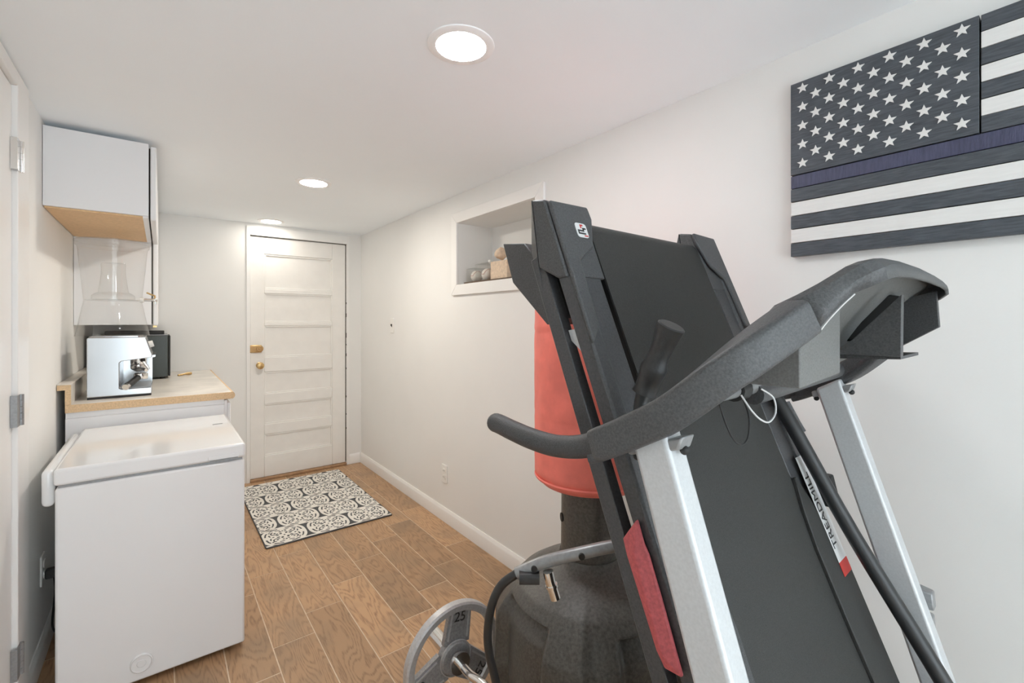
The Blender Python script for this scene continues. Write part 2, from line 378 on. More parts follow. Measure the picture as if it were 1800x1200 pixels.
# near door on the left wall
leaf = struct(obj('door_2', B((XL-.04, 1.335, .012), (XL-.001, 2.116, 2.075)), 'trim', bevel=.003))
bm = NB()
box(bm, (XL-.1, 2.1195, 0), (XL+.0, 2.125, 2.105)); box(bm, (XL-.005, 2.1215, 0), (XL+.013, 2.272, 2.125))
box(bm, (XL-.005, 1.20, 2.0785), (XL+.013, 2.1215, 2.125)); box(bm, (XL-.1, DY0, 0), (XL+.0, 1.332, 2.08)); box(bm, (XL-.005, 1.20, 0), (XL+.013, 1.30, 2.0785))
box(bm, (XL-.1, DY0, 0), (XL-.06, 2.1195, 2.105)); box(bm, (XL-.06, 1.332, 2.0785), (XL-.001, 2.1195, 2.105))  # unseen backing behind the leaf, added to stop outside light leaking in
struct(obj('trim_4', bm, 'trim', bevel=.004))
for z in (1.858, 1.042, .24):
    bm = NB()
    for i in range(5): lathe(bm, [(0, z-.05+i*.02+.0005), (.0075, z-.05+i*.02+.0005), (.0075, z-.05+i*.02+.0195), (0, z-.05+i*.02+.0195)], (XL+.016, 2.140, 0), 12)
    box(bm, (XL+.0132, 2.105, z-.05), (XL+.0152, 2.140, z+.05))
    box(bm, (XL-.0005, 2.098, z-.05), (XL+.0152, 2.105, z+.05))
    obj('hinge', bm, 'gray_steel' if z < 1.5 else 'chrome', leaf)

# ------------------------------------------------------------------ recessed lamps
def lamp(x, y, label, m):
    t = thing('ceiling_light', label, 'ceiling light', (x, y, HT), 0, 'recessed ceiling lights')
    obj('trim_ring', lathe(NB(), [(.0975, 0), (.0968, -.003), (.094, -.0045), (.0725, -.0055), (.0725, 0)], n=48), 'lamp_ring', t)
    obj('diffuser', lathe(NB(), [(.0724, -.001), (.0724, -.005), (.06, -.0055), (0, -.0058)], n=40), m, t)
lamp(.694, 1.148, 'largest round recessed light, nearest the viewer on the white ceiling', 'lamp_neutral')
lamp(.705, 2.812, 'middle one of the three round recessed lights in the white ceiling', 'lamp_warm')
lamp(.708, 4.115, 'smallest recessed light, on the ceiling right above the white panel door', 'lamp_dim')

# ------------------------------------------------------------------ left side: cabinets, counter, freezer
CX = -.372
t = thing('wall_cabinet', 'short white wall cabinet with bare tan underside under the ceiling', 'cabinet', (0, 0, 0))
obj('carcass', B((CX, 2.58, 1.79), (-.042, 3.395, 2.108)), 'cabinet', t)
obj('underside', B((CX+.002, 2.596, 1.783), (-.062, 3.39, 1.7895)), 'tan', t)
obj('front_rail', B((-.062, 2.585, 1.781), (-.043, 3.39, 1.7895)), 'cabinet', t)
d = obj('door', B((-.036, 2.583, 1.772), (-.014, 3.392, 2.100)), 'cabinet', t, bevel=.005)
obj('hinge_strip', B((-.0415, 2.60, 1.80), (-.0365, 3.38, 2.095)), 'dark_gap', t)
t = thing('wall_cabinet', 'tall white wall cabinet hanging above the counter behind the clear dispenser', 'cabinet', (0, 0, 0))
obj('carcass', B((CX, 3.40, 1.305), (-.042, 4.285, 2.108)), 'cabinet', t)
obj('door', B((-.036, 3.402, 1.300), (-.012, 4.28, 2.100)), 'cabinet', t, bevel=.006)
obj('hinge_strip', B((-.0415, 3.41, 1.31), (-.0365, 4.27, 2.095)), 'dark_gap', t)
obj('catch', B((-.037, 3.55, 1.288), (-.018, 3.60, 1.2995)), 'brass', t)

t = thing('base_cabinet', 'white base cabinet under the stone-look counter behind the chest freezer', 'cabinet', (0, 0, 0))
obj('carcass', B((-.345, 2.905, .0), (.272, 4.28, .906)), 'cabinet', t)
obj('end_panel', B((-.345, 2.895, .10), (.272, 2.9045, .880)), 'cabinet', t, bevel=.002)
obj('front_stile', B((.2725, 2.90, .10), (.285, 4.28, .900)), 'cabinet', t)
for i in range(3): obj('door', B((.286, 2.91+i*.457, .12), (.303, 2.91+i*.457+.45, .885)), 'cabinet', t, bevel=.004)

t = thing('countertop', 'marbled laminate counter with raw beige edge and short backsplash', 'counter', (0, 0, 0))
obj('worktop', B((-.328, 2.892, .9075), (.305, 4.285, .945)), 'marble', t, bevel=.002)
bm = B((-.345, 2.886, .9075), (.300, 2.8918, .9435)); o = obj('raw_edge', bm, 'board', t, bevel=.001); o['label'] = 'raw beige particle-board edge'
bm = prism(NB(), circ(.0185, 20), lambda p, q, d: (.306+p*.8, d, .9264+q), 2.8865, 4.285); obj('front_nosing', bm, 'board', t)
obj('backsplash', B((-.345, 2.892, .9455), (-.325, 4.285, 1.035)), 'marble', t)
bm = B((-.345, 2.886, .9445), (-.325, 2.8918, 1.035)); box(bm, (-.371, 2.886, 1.012), (-.3452, 2.8918, 1.035)); obj('raw_edge', bm, 'board', t)
obj('backsplash_cap', B((-.371, 2.892, 1.0355), (-.322, 4.285, 1.040)), 'marble', t)

t = thing('chest_freezer', 'white chest freezer with glossy lid standing on the wood-look floor', 'freezer', (0, 0, 0))
FX0, FX1, FY0, FY1 = -.281, .272, 2.142, 2.866
obj('body', B((FX0, FY0, .022), (FX1, FY1, .766)), 'appliance', t, bevel=.008)
obj('gasket', B((FX0+.008, FY0+.006, .7665), (FX1-.008, FY1-.006, .7745)), 'gray_steel', t)
bm = B((FX0-.003, FY0-.004, .775), (FX1+.003, FY1+.002, .832))
lid = obj('lid', bm, 'appliance', t, bevel=.010, seg=3)
obj('lid_handle', B((FX1-.125, FY0-.0075, .782), (FX1-.02, FY0-.0042, .797)), 'appliance', lid, bevel=.003)
obj('handle_recess', B((FX1-.12, FY0-.0095, .7785), (FX1-.025, FY0-.0042, .7818)), 'gray_steel', lid)
obj('emblem', B((FX1-.075, FY0+.46, .8322), (FX1-.035, FY0+.475, .8332)), 'gray_steel', lid)
obj('hinge_cover', B((-.318, 2.17, .70), (-.2845, 2.81, .826)), 'appliance', t, bevel=.016, seg=4)
bm = lathe(NB(), [(0, 0), (.034, 0), (.034, -.003), (.030, -.006), (.028, -.003), (.014, -.003), (.012, -.006), (0, -.006)], (-.055, FY0-.0002, .085), 28, 'y'); obj('drain_plug', bm, 'appliance', t)
for x in (FX0+.05, FX1-.05):
    for y in (FY0+.06, FY1-.06): obj('foot', lathe(NB(), [(.02, 0), (.022, .004), (.018, .0215)], (x, y, 0), 14), 'black_matte', t)

# ------------------------------------------------------------------ on the counter
CT = .9455
t = thing('espresso_machine', 'polished steel espresso machine standing at the counter end', 'coffee machine', (0, 0, 0))
prof = [(-.284, .955), (-.284, 1.240), (-.278, 1.246), (-.062, 1.246), (-.034, 1.152), (-.036, 1.140), (-.155, 1.126), (-.163, 1.118), (-.163, .992), (-.157, .987), (-.036, .987), (-.036, .955)]
bm = prism(NB(), prof, lambda p, q, d: (p, d, q), 3.0, 3.285)
body = obj('body', bm, 'steel', t, bevel=.003)
obj('inner_panel', B((-.1625, 3.279, .9875), (-.0365, 3.2845, 1.138)), 'steel', t)
obj('base_strip', B((-.282, 3.003, CT), (-.038, 3.282, .9545)), 'black_matte', t)
obj('top_tray', prism(NB(), rrect(.205, .26, .02), lambda p, q, d: (-.175+p, 3.142+q, d), 1.2462, 1.251), 'steel', t)
obj('drip_grate', B((-.158, 3.01, .9874), (-.04, 3.275, .9905)), 'gray_steel', t)
bm = lathe(NB(), [(0, 1.0925), (.031, 1.0925), (.034, 1.098), (.034, 1.130), (0, 1.130)], (-.095, 3.205, 0), 24); gh = obj('group_head', bm, 'chrome', t)
bm = lathe(NB(), [(0, 1.055), (.012, 1.055), (.030, 1.066), (.034, 1.072), (.034, 1.092), (0, 1.092)], (-.095, 3.205, 0), 24); pf = obj('portafilter', bm, 'chrome', t)
bm = tube(NB(), [(-.085, 3.18, 1.078), (-.070, 3.14, 1.070), (-.060, 3.12, 1.066)], .009, 12); obj('portafilter_neck', bm, 'chrome', pf)
bm = NB()
cup = lathe(NB(), [(0, .9907), (.022, .9907), (.030, 1.004), (.033, 1.050), (.031, 1.050), (.028, 1.006), (0, .994)], (-.09, 3.10, 0), 24)
ph = obj('tamper_body', tube(NB(), [(-.092, 3.075, 1.035), (-.120, 3.01, 1.012), (-.132, 2.985, 1.003)], .0155, 14), 'rubber', t)
obj('tamper_ring', tube(NB(), [(-.132, 2.985, 1.003), (-.139, 2.971, .998)], .0155, 14), 'chrome', ph)
obj('tamper_head', lathe(NB(), [(0, 0), (.027, .002), (.030, .010), (.030, .030), (.024, .034), (0, .034)], (-.082, 3.092, 1.022), 22), 'chrome', ph)
bm = tube(NB(), [(-.075, 3.055, 1.139), (-.07, 3.05, 1.115), (-.052, 3.045, 1.085), (-.047, 3.044, 1.075)], .0062, 10, 3); obj('steam_wand', bm, 'chrome', t)
obj('wand_joint', ball(NB(), (-.073, 3.053, 1.124), .0105), 'black_matte', t)
bm = lathe(NB(), [(0, 0), (.017, 0), (.016, .018), (0, .018)], (0, 0, 0), 20, 'x'); kn = obj('knob', bm, 'white_plastic', t); kn.location = (-.0475, 3.05, 1.205); kn.rotation_euler = (0, math.radians(-16), 0)
obj('cup_rail', prism(NB(), [(-.036, 1.140), (-.022, 1.142), (-.020, 1.152), (-.034, 1.152)], lambda p, q, d: (p, d, q), 3.0, 3.285), 'steel', t)

t = thing('beverage_dispenser', 'clear acrylic drink dispenser with metal tap on top of the espresso machine', 'dispenser', (-.192, 3.115, 1.2515))
outer = [(.148, 0), (.146, .004), (.138, .045), (.128, .10), (.119, .150), (.114, .176), (.116, .20), (.122, .27), (.130, .36), (.136, .43), (.140, .452), (.146, .455), (.147, .468), (.143, .471)]
inner = [(r-.0035, h) for r, h in outer[:-2]] + [(.142, .466)]
bm = NB(); lathe(bm, outer, n=48)
for f in [f for f in bm.faces if len(f.verts) > 8]: bm.faces.remove(f)
obj('jar', bm, 'clear', t)
bm = lathe(NB(), [(.112, .180), (.110, .184), (0, .184)], n=40); obj('jar_floor', bm, 'clear', t)
bm = lathe(NB(), [(.086, .1850), (.086, .205), (.072, .216), (.060, .222), (.050, .30), (.047, .345), (.050, .362), (.046, .372), (0, .373)], n=36)
obj('ice_core', bm, 'clear', t)
bm = lathe(NB(), [(.150, .4715), (.151, .479), (.144, .484), (.06, .487), (.04, .492), (0, .493)], n=44); obj('lid', bm, 'clear', t)
sp = obj('tap', tube(NB(), [(.108, -.03, .186), (.15, -.043, .186), (.166, -.047, .186)], .0065, 12), 'chrome', t)
bm = ball(NB(), (.168, -.048, .186), .012); tube(bm, [(.168, -.048, .186), (.169, -.048, .164)], .008, 10); obj('tap_spout', bm, 'chrome', sp)
bm = tube(NB(), [(.168, -.048, .196), (.168, -.048, .208), (.150, -.046, .216), (.134, -.044, .224)], .0042, 8); obj('tap_lever', bm, 'brass', sp)
obj('tap_nut', tube(NB(), [(.108, -.030, .186), (.122, -.034, .186)], .014, 12), 'white_plastic', sp)

t = thing('microwave', 'black speckled microwave at the back of the counter beside the espresso machine', 'microwave', (0, 0, 0))
obj('case', B((-.318, 3.80, .956), (.040, 4.24, 1.232)), 'black_gloss', t, bevel=.005)
obj('front_door', B((.0405, 3.805, .962), (.052, 4.12, 1.228)), 'black_matte', t, bevel=.003)
obj('control_panel', B((.0405, 4.124, .962), (.050, 4.235, 1.228)), 'black_gloss', t)
obj('top_edge', B((-.317, 3.797, 1.2325), (.038, 4.235, 1.2365)), 'gray_steel', t)
for x in (-.28, .01):
    for y in (3.84, 4.20): obj('foot', lathe(NB(), [(.014, CT), (.014, .9558)], (x, y, 0), 12), 'black_matte', t)
bm = prism(NB(), rrect(.30, .14, .02), lambda p, q, d: (-.13+p, 3.90+q, d), 1.2372, 1.262)
tag(obj('storage_box', bm, 'black_matte', bevel=.004), 'flat black box lying on top of the black microwave', 'box')
bm = tube(NB(), [(.135, 3.94, CT+.010), (.150, 3.95, CT+.010), (.172, 3.965, CT+.010)], .010, 12, 0, [.55, 1, .9]); tube(bm, [(.095, 3.912, CT+.006), (.118, 3.928, CT+.007), (.136, 3.941, CT+.010)], .006, 10)
tag(obj('brass_fitting', bm, 'brass'), 'small brown-brass fitting lying on the counter right of the microwave', 'fitting')

# ------------------------------------------------------------------ wall plates
t = thing('wall_outlet', 'white duplex outlet low on the right wall above the baseboard', 'outlet', (XR, 2.688, .312))
obj('plate', prism(NB(), rrect(.072, .118, .006), lambda p, q, d: (-d, p, q), 0, .006), 'white_plastic', t, bevel=.0015)
for z in (-.021, .021):
    r = obj('receptacle', prism(NB(), rrect(.034, .030, .008), lambda p, q, d: (-d, p, q+z), .0062, .009), 'white_plastic', t)
    bm = NB(); box(bm, (-.0098, -.008, z-.004), (-.0091, -.006, z+.006)); box(bm, (-.0098, .006, z-.004), (-.0091, .008, z+.006)); obj('slot', bm, 'label_black', r)
t = thing('light_switch', 'white toggle light switch on the right wall beside the door', 'switch', (XR, 3.555, 1.288))
obj('plate', prism(NB(), rrect(.072, .118, .006), lambda p, q, d: (-d, p, q), 0, .006), 'white_plastic', t, bevel=.0015)
obj('toggle', hexa(NB(), [(-.0062, -.005, -.012), (-.0062, .005, -.012), (-.0062, .005, .012), (-.0062, -.005, .012), (-.017, -.004, .004), (-.017, .004, .004), (-.014, .004, .013), (-.014, -.004, .013)]), 'label_black', t)
t = thing('wall_outlet', 'white outlet on the left wall beside the freezer, black plug in it', 'outlet', (XL, 2.575, .345))
obj('plate', prism(NB(), rrect(.072, .118, .006), lambda p, q, d: (d, p, q), 0, .006), 'white_plastic', t, bevel=.0015)
for z in (-.021, .021): obj('receptacle', prism(NB(), rrect(.034, .030, .008), lambda p, q, d: (d, p, q+z), .0062, .010), 'white_plastic', t)
t = thing('power_cord', 'black freezer plug and cord at the left wall outlet', 'cord', (XL, 2.575, .324))
obj('plug', B((.0105, -.016, -.020), (.050, .016, .016)), 'rubber', t, bevel=.005)
obj('cable', tube(NB(), [(.036, .0, -.021), (.038, .004, -.07), (.030, .03, -.16), (.024, .05, -.24), (.03, .12, -.305), (.06, .2, -.3185)], .004, 8, 5), 'rubber', t)

# ------------------------------------------------------------------ shelf items in the recess
SZ = NZ0+.0005
t = tag(obj('display_tray', B((1.525, 1.80, SZ), (1.665, 2.49, SZ+.014)), 'wood_dark', bevel=.002), 'long dark wooden base strip in the wall recess under the clear cases', 'tray')
TZ = SZ+.0145
def case(y, w, h, label, lid):
    t = thing('display_case', label, 'display case', (1.585, y, TZ), 0, 'baseball display cases')
    bm = NB(); a = w/2
    for lo, hi in (((-a, -a, 0), (-a+.003, a, h)), ((a-.003, -a, 0), (a, a, h)), ((-a+.003, -a, 0), (a-.003, -a+.003, h)), ((-a+.003, a-.003, 0), (a-.003, a, h)), ((-a, -a, h), (a, a, h+.003))): box(bm, lo, hi)
    obj('case_walls', bm, 'clear', t)
    if lid:
        bm = lathe(NB(), [(0, h+.0035), (.012, h+.0035), (.006, h+.009), (.011, h+.018), (.010, h+.026), (0, h+.031)], n=18); obj('lid_knob', bm, 'white_plastic', t)
def baseball(y, x, r, label):
    t = thing('baseball', label, 'baseball', (x, y, TZ+r+.0005))
    obj('cover', ball(NB(), (0, 0, 0), r, 24, 16), 'ball', t)
    pts = []
    for i in range(49):
        a = 2*PI*i/48; v = Vector((math.cos(a)+.42*math.cos(3*a)*0+.0, math.sin(a), .0))
        q = Vector((.75*math.cos(a)+.25*math.cos(3*a), .75*math.sin(a)-.25*math.sin(3*a), .87*math.cos(2*a))).normalized()*(r+.0005)
        pts.append(q)
    o = obj('stitching', tube(NB(), pts, .0013, 6), 'stitch', t); o['label'] = 'red stitching'
    t.rotation_euler = (.7, .5, 1.9)
case(2.435, .094, .083, 'small clear case with a white baseball, leftmost in the wall recess', False)
baseball(2.432, 1.584, .0365, 'white baseball in the leftmost clear case of the wall recess')
case(2.285, .13, .098, 'wider clear case with a round lid knob in the wall recess', True)
baseball(2.30, 1.578, .0372, 'white baseball in the clear case that has a lid knob')
tag(obj('leather_wedge', hexa(NB(), [(1.56, 2.222, TZ), (1.615, 2.222, TZ), (1.615, 2.246, TZ), (1.56, 2.246, TZ), (1.565, 2.223, TZ+.06), (1.61, 2.223, TZ+.06), (1.61, 2.24, TZ+.05), (1.565, 2.24, TZ+.05)]), 'leather', bevel=.006),
    'brown leather piece beside the baseball in the lidded case', 'leather piece')
bm = B((1.535, 2.045, TZ), (1.625, 2.205, TZ+.10))
bmesh.ops.subdivide_edges(bm, edges=bm.edges[:], cuts=5, use_grid_fill=True)
for v in bm.verts: v.co += noise.noise_vector(v.co*28)*.004 if v.co.z > TZ+.002 else Vector()
tag(obj('carved_block', bm, 'stone'), 'pale tan carved block in the recess half hidden by the treadmill', 'block')
bm = NB()
bmesh.ops.create_icosphere(bm, subdivisions=3, radius=.036, matrix=Matrix.Translation((1.58, 2.165, TZ+.150)))
for v in bm.verts: v.co += noise.noise_vector(v.co*40)*.010; v.co.z = max(v.co.z, TZ+.1075)
tag(obj('stone_ornament', bm, 'stone'), 'rough beige stone on top of the pale tan block', 'ornament')

# ------------------------------------------------------------------ floor mat
t = thing('floor_mat', 'grey and ivory medallion patterned mat on the floor before the door', 'mat', (.870, 3.572, .0005))
RW, RL = .772, 1.194
obj('backing', prism(NB(), rrect(RW, RL, .012), lambda p, q, d: (p, q, d), 0, .0085), 'rug_dark', t, bevel=.002)
bm = NB()
ZT = .0095
def face2(pts, z, mi):
    f = bm.faces.new([bm.verts.new((x, y, z)) for x, y in pts]); f.material_index = mi
def ribbon(pts, w, closed=False, z=ZT+.0006, mi=1):
    n = len(pts); L = []
    for i in range(n):
        a = Vector(pts[(i-1) % n] if closed or i else pts[0]); b = Vector(pts[(i+1) % n] if closed or i < n-1 else pts[-1])
        d = (b-a).normalized(); nn = Vector((-d.y, d.x))*w/2; p = Vector(pts[i]); L.append((p+nn, p-nn))
    for i in range(n if closed else n-1):
        q, r = L[i], L[(i+1) % n]; face2([q[0], q[1], r[1], r[0]], z, mi)
def dot(x, y, r, z=ZT+.0006, mi=1, ry=None): face2([(x+r*math.cos(a*PI/4), y+(ry or r)*math.sin(a*PI/4)) for a in range(8)], z, mi)
def motif(cx, cy):
    def sup(rx, ry, e, n=40):
        o = []
        for i in range(n):
            a = 2*PI*i/n; c, q = math.cos(a), math.sin(a)
            o.append((cx+rx*math.copysign(abs(c)**e, c), cy+ry*math.copysign(abs(q)**e, q)))
        return o
    face2(sup(.1245, .1275, .74), ZT, 0)
    ring = sup(.1035, .1065, .76, 48)
    for k in range(0, 48, 6): ribbon([ring[(k+j+1) % 48] for j in range(5)], .0085)
    for sx in (1, -1):
        for sy in (1, -1):
            ribbon([(cx+sx*(.047+.021*math.cos(t)), cy+sy*(.050+.021*math.sin(t))) for t in [math.radians(-140+i*26) for i in range(9)]], .0075)
            dot(cx+sx*.046, cy+sy*.050, .0065)
            ribbon([(cx+sx*.012, cy+sy*.078), (cx+sx*.026, cy+sy*.083), (cx+sx*.040, cy+sy*.084)], .0075)
            ribbon([(cx+sx*.076, cy+sy*.012), (cx+sx*.081, cy+sy*.027), (cx+sx*.080, cy+sy*.040)], .0075)
            dot(cx+sx*.074, cy+sy*.070, .0065); dot(cx+sx*.016, cy+sy*.030, .0075, ry=.010); dot(cx+sx*.036, cy+sy*.015, .010, ry=.0065)
            ribbon([(cx+sx*.010, cy+sy*.052), (cx+sx*.020, cy+sy*.060)], .008)
        dot(cx+sx*.062, cy, .006); dot(cx, cy+sx*.064, .006)
    dot(cx, cy, .0055)
for j in range(-3, 8):
    yy = 3.094+.2275*j-3.572
    for i in range(-3, 4):
        xx = .867+.261*i+(.1305 if j % 2 else 0)-.870
        if abs(xx) < RW/2+.12 and abs(yy) < RL/2+.12: motif(xx, yy)
for co, no in (((RW/2-.005, 0, 0), (1, 0, 0)), ((-RW/2+.005, 0, 0), (-1, 0, 0)), ((0, RL/2-.005, 0), (0, 1, 0)), ((0, -RL/2+.005, 0), (0, -1, 0))):
    bmesh.ops.bisect_plane(bm, geom=bm.verts[:]+bm.edges[:]+bm.faces[:], plane_co=co, plane_no=no, clear_outer=True)
pat = stuff(obj('ivory_pattern', bm, ['rug_white', 'rug_dark'], t, smooth=False))
md = pat.modifiers.new('pile', 'SOLIDIFY'); md.thickness = .0012; md.offset = -1

# ------------------------------------------------------------------ barbell and plate
BX, BZc = .797, .181
bm = tube(NB(), [(BX, 1.545, BZc), (BX, 1.33, BZc)], .0245, 20); lathe(bm, [(0, 1.32), (.036, 1.32), (.036, 1.335), (0, 1.335)], (BX, 0, BZc), 24, 'y')
t = thing('curl_bar', 'chrome curl bar lying through the gray weight plate', 'barbell', (0, 0, 0))
obj('sleeve', bm, 'chrome', t)
bm = tube(NB(), [(BX, 1.325, BZc), (BX, 1.26, BZc), (BX+.010, 1.215, BZc), (BX+.006, 1.165, BZc), (BX-.05, 1.09, BZc), (BX-.06, 1.03, BZc), (BX-.03, .96, BZc), (BX-.03, .90, BZc), (BX-.07, .83, BZc), (BX-.06, .77, BZc), (BX-.03, .71, BZc), (BX-.03, .62, BZc)], .0135, 16, 5)
obj('shaft', bm, 'chrome', t)
t = thing('weight_plate', 'gray three-spoke grip weight plate marked 25 on the floor', 'weight plate', (BX, 1.368, BZc)); t.rotation_euler = (0, math.radians(9), 0)
R0 = .1795
rim = lathe(NB(), [(R0-.030, -.010), (R0-.024, -.016), (R0-.006, -.018), (R0, -.012), (R0, .012), (R0-.006, .018), (R0-.024, .016), (R0-.030, .010), (R0-.030, -.010)], n=72, axis='y')
obj('rim', rim, 'plate_light', t)
bm = lathe(NB(), [(.0255, -.020), (.050, -.020), (.056, -.014), (.056, .014), (.050, .020), (.0255, .020), (.0255, -.020)], n=40, axis='y'); obj('hub', bm, 'plate', t)
bm = lathe(NB(), [(.0565, -.016), (.060, -.0155), (.060, -.012), (.0565, -.012), (.0565, -.016)], n=40, axis='y'); obj('hub_ring', bm, 'plate_light', t)
for kx in range(3):
    a = math.radians(90+120*kx); ca, sa = math.cos(a), math.sin(a)
    loc = lambda p, q, d: (p*ca-q*sa, d, p*sa+q*ca)          # p outward, q across
    w0, w1 = .050, .043
    bm = prism(NB(), [(.045, -w0), (.153, -w1), (.153, w1), (.045, w0)], loc, -.009, .009)
    sp = obj('spoke', bm, 'plate', t)
    for s in (1, -1):
        bm = prism(NB(), [(.06, s*(w0-.010)), (.152, s*(w1-.008)), (.152, s*(w1-.013)), (.06, s*(w0-.015))], loc, -.0125, -.0092); obj('spoke_rib', bm, 'plate_light', sp)
    x = Vector((-sa, 0, ca)); y = Vector((ca, 0, sa)); z = Vector((0, -1, 0))
    if x.cross(y).dot(z) < 0: x = -x
    text('number_text', '25', .046, basis(x, y, z, Vector(loc(.132, 0, -.0095))), 'label_black', sp, .001)

# ------------------------------------------------------------------ exercise frame with black foam loop
t = thing('exercise_frame', 'bent gray steel tube frame with black loop handle behind the treadmill', 'exercise frame', (0, 0, 0))
gpath = [(.95, .545, .02), (.95, .545, .70), (.945, .548, .79), (.915, .56, .838), (.85, .607, .846), (.791, .653, .839), (.727, .703, .822), (.67, .759, .797), (.630, .802, .767)]
obj('top_tube', tube(NB(), gpath, .0135, 16, 5), 'gray_steel', t)
bpath = [(.630, .802, .767), (.609, .832, .735), (.597, .853, .685), (.595, .867, .617), (.601, .869, .561), (.616, .863, .491), (.632, .852, .40), (.640, .846, .30), (.640, .846, .02)]
obj('loop_handle', tube(NB(), bpath, .0098, 14, 5), 'tube_black', t)
obj('floor_tube', tube(NB(), [(.640, .846, .014), (.95, .545, .014)], .0135, 14), 'gray_steel', t)
for p in ((.668, .759, .788), (.727, .702, .812)):
    pass
e = Vector((.787, -.617, 0)); back = Vector((-.617, -.787, 0))
for q in (Vector((.728, .702, .822)), Vector((.656, .775, .788))):
    bm = NB(); tube(bm, [q+back*.012, q+back*.0175], .0068, 14); obj('bolt', bm, 'black_matte', t)
pin = obj('pull_pin', tube(NB(), [(.668, .742, .785), (.671, .739, .765), (.680, .731, .727)], .0115, 16), 'chrome', t); pin['label'] = 'hanging chrome pin'
obj('pin_ring', tube(NB(), [(.6735, .737, .757), (.6745, .7362, .752)], .0135, 16), 'chrome', pin)
bm = NB()
d0 = Vector((.640, .772, .768)); 
sweep(bm, [d0-e*.022, d0+e*.022], rrect(.026, .024, .007)); obj('clamp_block', bm, 'rubber', t)

# ------------------------------------------------------------------ free-standing punching bag
t = thing('punching_bag', 'red free-standing punching bag on a black moulded plastic base', 'punching bag', (1.12, 1.04, 0))
def sst(a, b, x):
    u = min(1, max(0, (x-a)/(b-a))); return u*u*(3-2*u)
PH = math.radians(173)                        # direction of one recess, towards the door side
def basefn(r, h, a):
    if r < .12: return r
    u = ((a-PH) % (PI/2))
    if u > PI/4: u -= PI/2
    u = abs(u)
    pocket = (1-sst(math.radians(20), math.radians(25), u))*sst(.05, .09, h)*(1-sst(.435, .462, h))
    rib = math.exp(-(((u-PI/4)/.07)**2))*.012*sst(.02, .1, h)*(1-sst(.44, .53, h))
    return r-.040*pocket+rib
prof = [(0, .0), (.292, .0), (.303, .008), (.308, .03)]+[(.308+.004*math.sin(PI*i/30), .03+.33*i/30) for i in range(1, 31)]
arc = [(.308, .36), (.302, .392), (.287, .418), (.260, .457), (.232, .486), (.19, .513), (.15, .532), (.118, .548), (.104, .560)]
for (r0, h0), (r1, h1) in zip(arc, arc[1:]): prof += [(r0+(r1-r0)*i/5, h0+(h1-h0)*i/5) for i in range(1, 6)]
prof += [(.098, .575), (0, .576)]
obj('base', lathe(NB(), prof, n=192, fn=basefn), 'base_plastic', t, angle=60)
bm = lathe(NB(), [(0, .574), (.094, .574), (.093, .70), (.092, .86), (0, .86)], n=40); post = obj('post', bm, 'base_plastic', t)
a0 = math.radians(152)
for z in (.69,):
    obj('post_hole', tube(NB(), [(.088*math.cos(a0), .088*math.sin(a0), z), (.097*math.cos(a0), .097*math.sin(a0), z)], .014, 14), 'black_matte', post)
prof = [(0, .800), (.120, .800), (.158, .806), (.174, .822), (.180, .845)] + [(.180, .845+.70*i/70) for i in range(1, 71)] + [(.174, 1.572), (.15, 1.588), (0, 1.592)]
def bagfn(r, h, a):
    if r < .17: return r
    w = 0
    for hz, amp in ((1.165, .0032), (1.30, .0016), (1.02, .0010), (.905, .0008), (1.45, .0010)):
        hh = hz+.010*math.sin(2*a+hz*9)
        amp *= max(0, .55+.7*math.sin(a*1.0+hz*23))
        w -= amp*math.exp(-((h-hh)/.006)**2)-amp*.6*math.exp(-((h-hh-.018)/.013)**2)
    return r+w+.0035*noise.noise(Vector((3.2*math.cos(a), 3.2*math.sin(a), h*5)))+.0012*noise.noise(Vector((9*math.cos(a), 9*math.sin(a), h*26)))
obj('padded_sleeve', lathe(NB(), prof, n=72, fn=bagfn), 'red_vinyl', t, angle=70)
bm = lathe(NB(), [(.1765, .826), (.1795, .824), (.1815, .829), (.1795, .834), (.1765, .832), (.1765, .826)], n=64); obj('piping', bm, 'red_vinyl', t)

# ------------------------------------------------------------------ wooden flag on the right wall
t = thing('wooden_flag', 'charcoal, blue and white wooden stars and stripes flag on the right wall', 'wall art', (XR, 0, 0))
FY_, FZ1, CYr = .572, 2.024, .178
FEND = -.40
zb = [1.7550, 1.7165, 1.6775, 1.637, 1.598, 1.557, 1.517]
canton = obj('canton_board', B((-.024, CYr+.0015, 1.7565), (-.004, FY_, FZ1)), 'flag_dark', t, bevel=.001)
zt = [FZ1-(FZ1-1.7550)*i/7 for i in range(8)]
for i in range(7):
    obj('stripe_board', B((-.022, FEND, zt[i+1]+.0008), (-.004, CYr-.0015, zt[i]-.0008)), 'flag_dark' if i % 2 == 0 else 'flag_white', t, bevel=.001)
for i in range(6):
    mm = 'flag_blue' if i == 0 else ('flag_dark' if i % 2 else 'flag_white')
    o = obj('stripe_board', B((-.022-(.001 if mm == 'flag_dark' else 0), FEND, zb[i+1]+.0008), (-.004, FY_, zb[i]-.0010)), mm, t, bevel=.001)
    if i == 0: o['label'] = 'blue stripe board'
obj('backing_board', B((-.0039, FEND+.004, 1.520), (0, FY_-.004, FZ1-.004)), 'label_black', t)
pts = []
for i in range(10):
    a = PI/2+i*PI/5; r = .0150 if i % 2 == 0 else .0063; pts.append((r*math.cos(a), r*math.sin(a)))
bm = prism(NB(), pts, lambda p, q, d: (-d, p, q), 0, .0022); bmesh.ops.recalc_face_normals(bm, faces=bm.faces[:])
sme = bpy.data.meshes.new('star'); bm.to_mesh(sme); bm.free(); sme.materials.append(M['flag_white'])
for c_ in range(11):
    n = 5 if c_ % 2 == 0 else 4
    for r_ in range(n):
        o = bpy.data.objects.new('star', sme); COL.objects.link(o); o.parent = canton
        o.location = (-.0240, .540-.03325*c_, 2.003-.0543*r_-(0 if n == 5 else .0271))

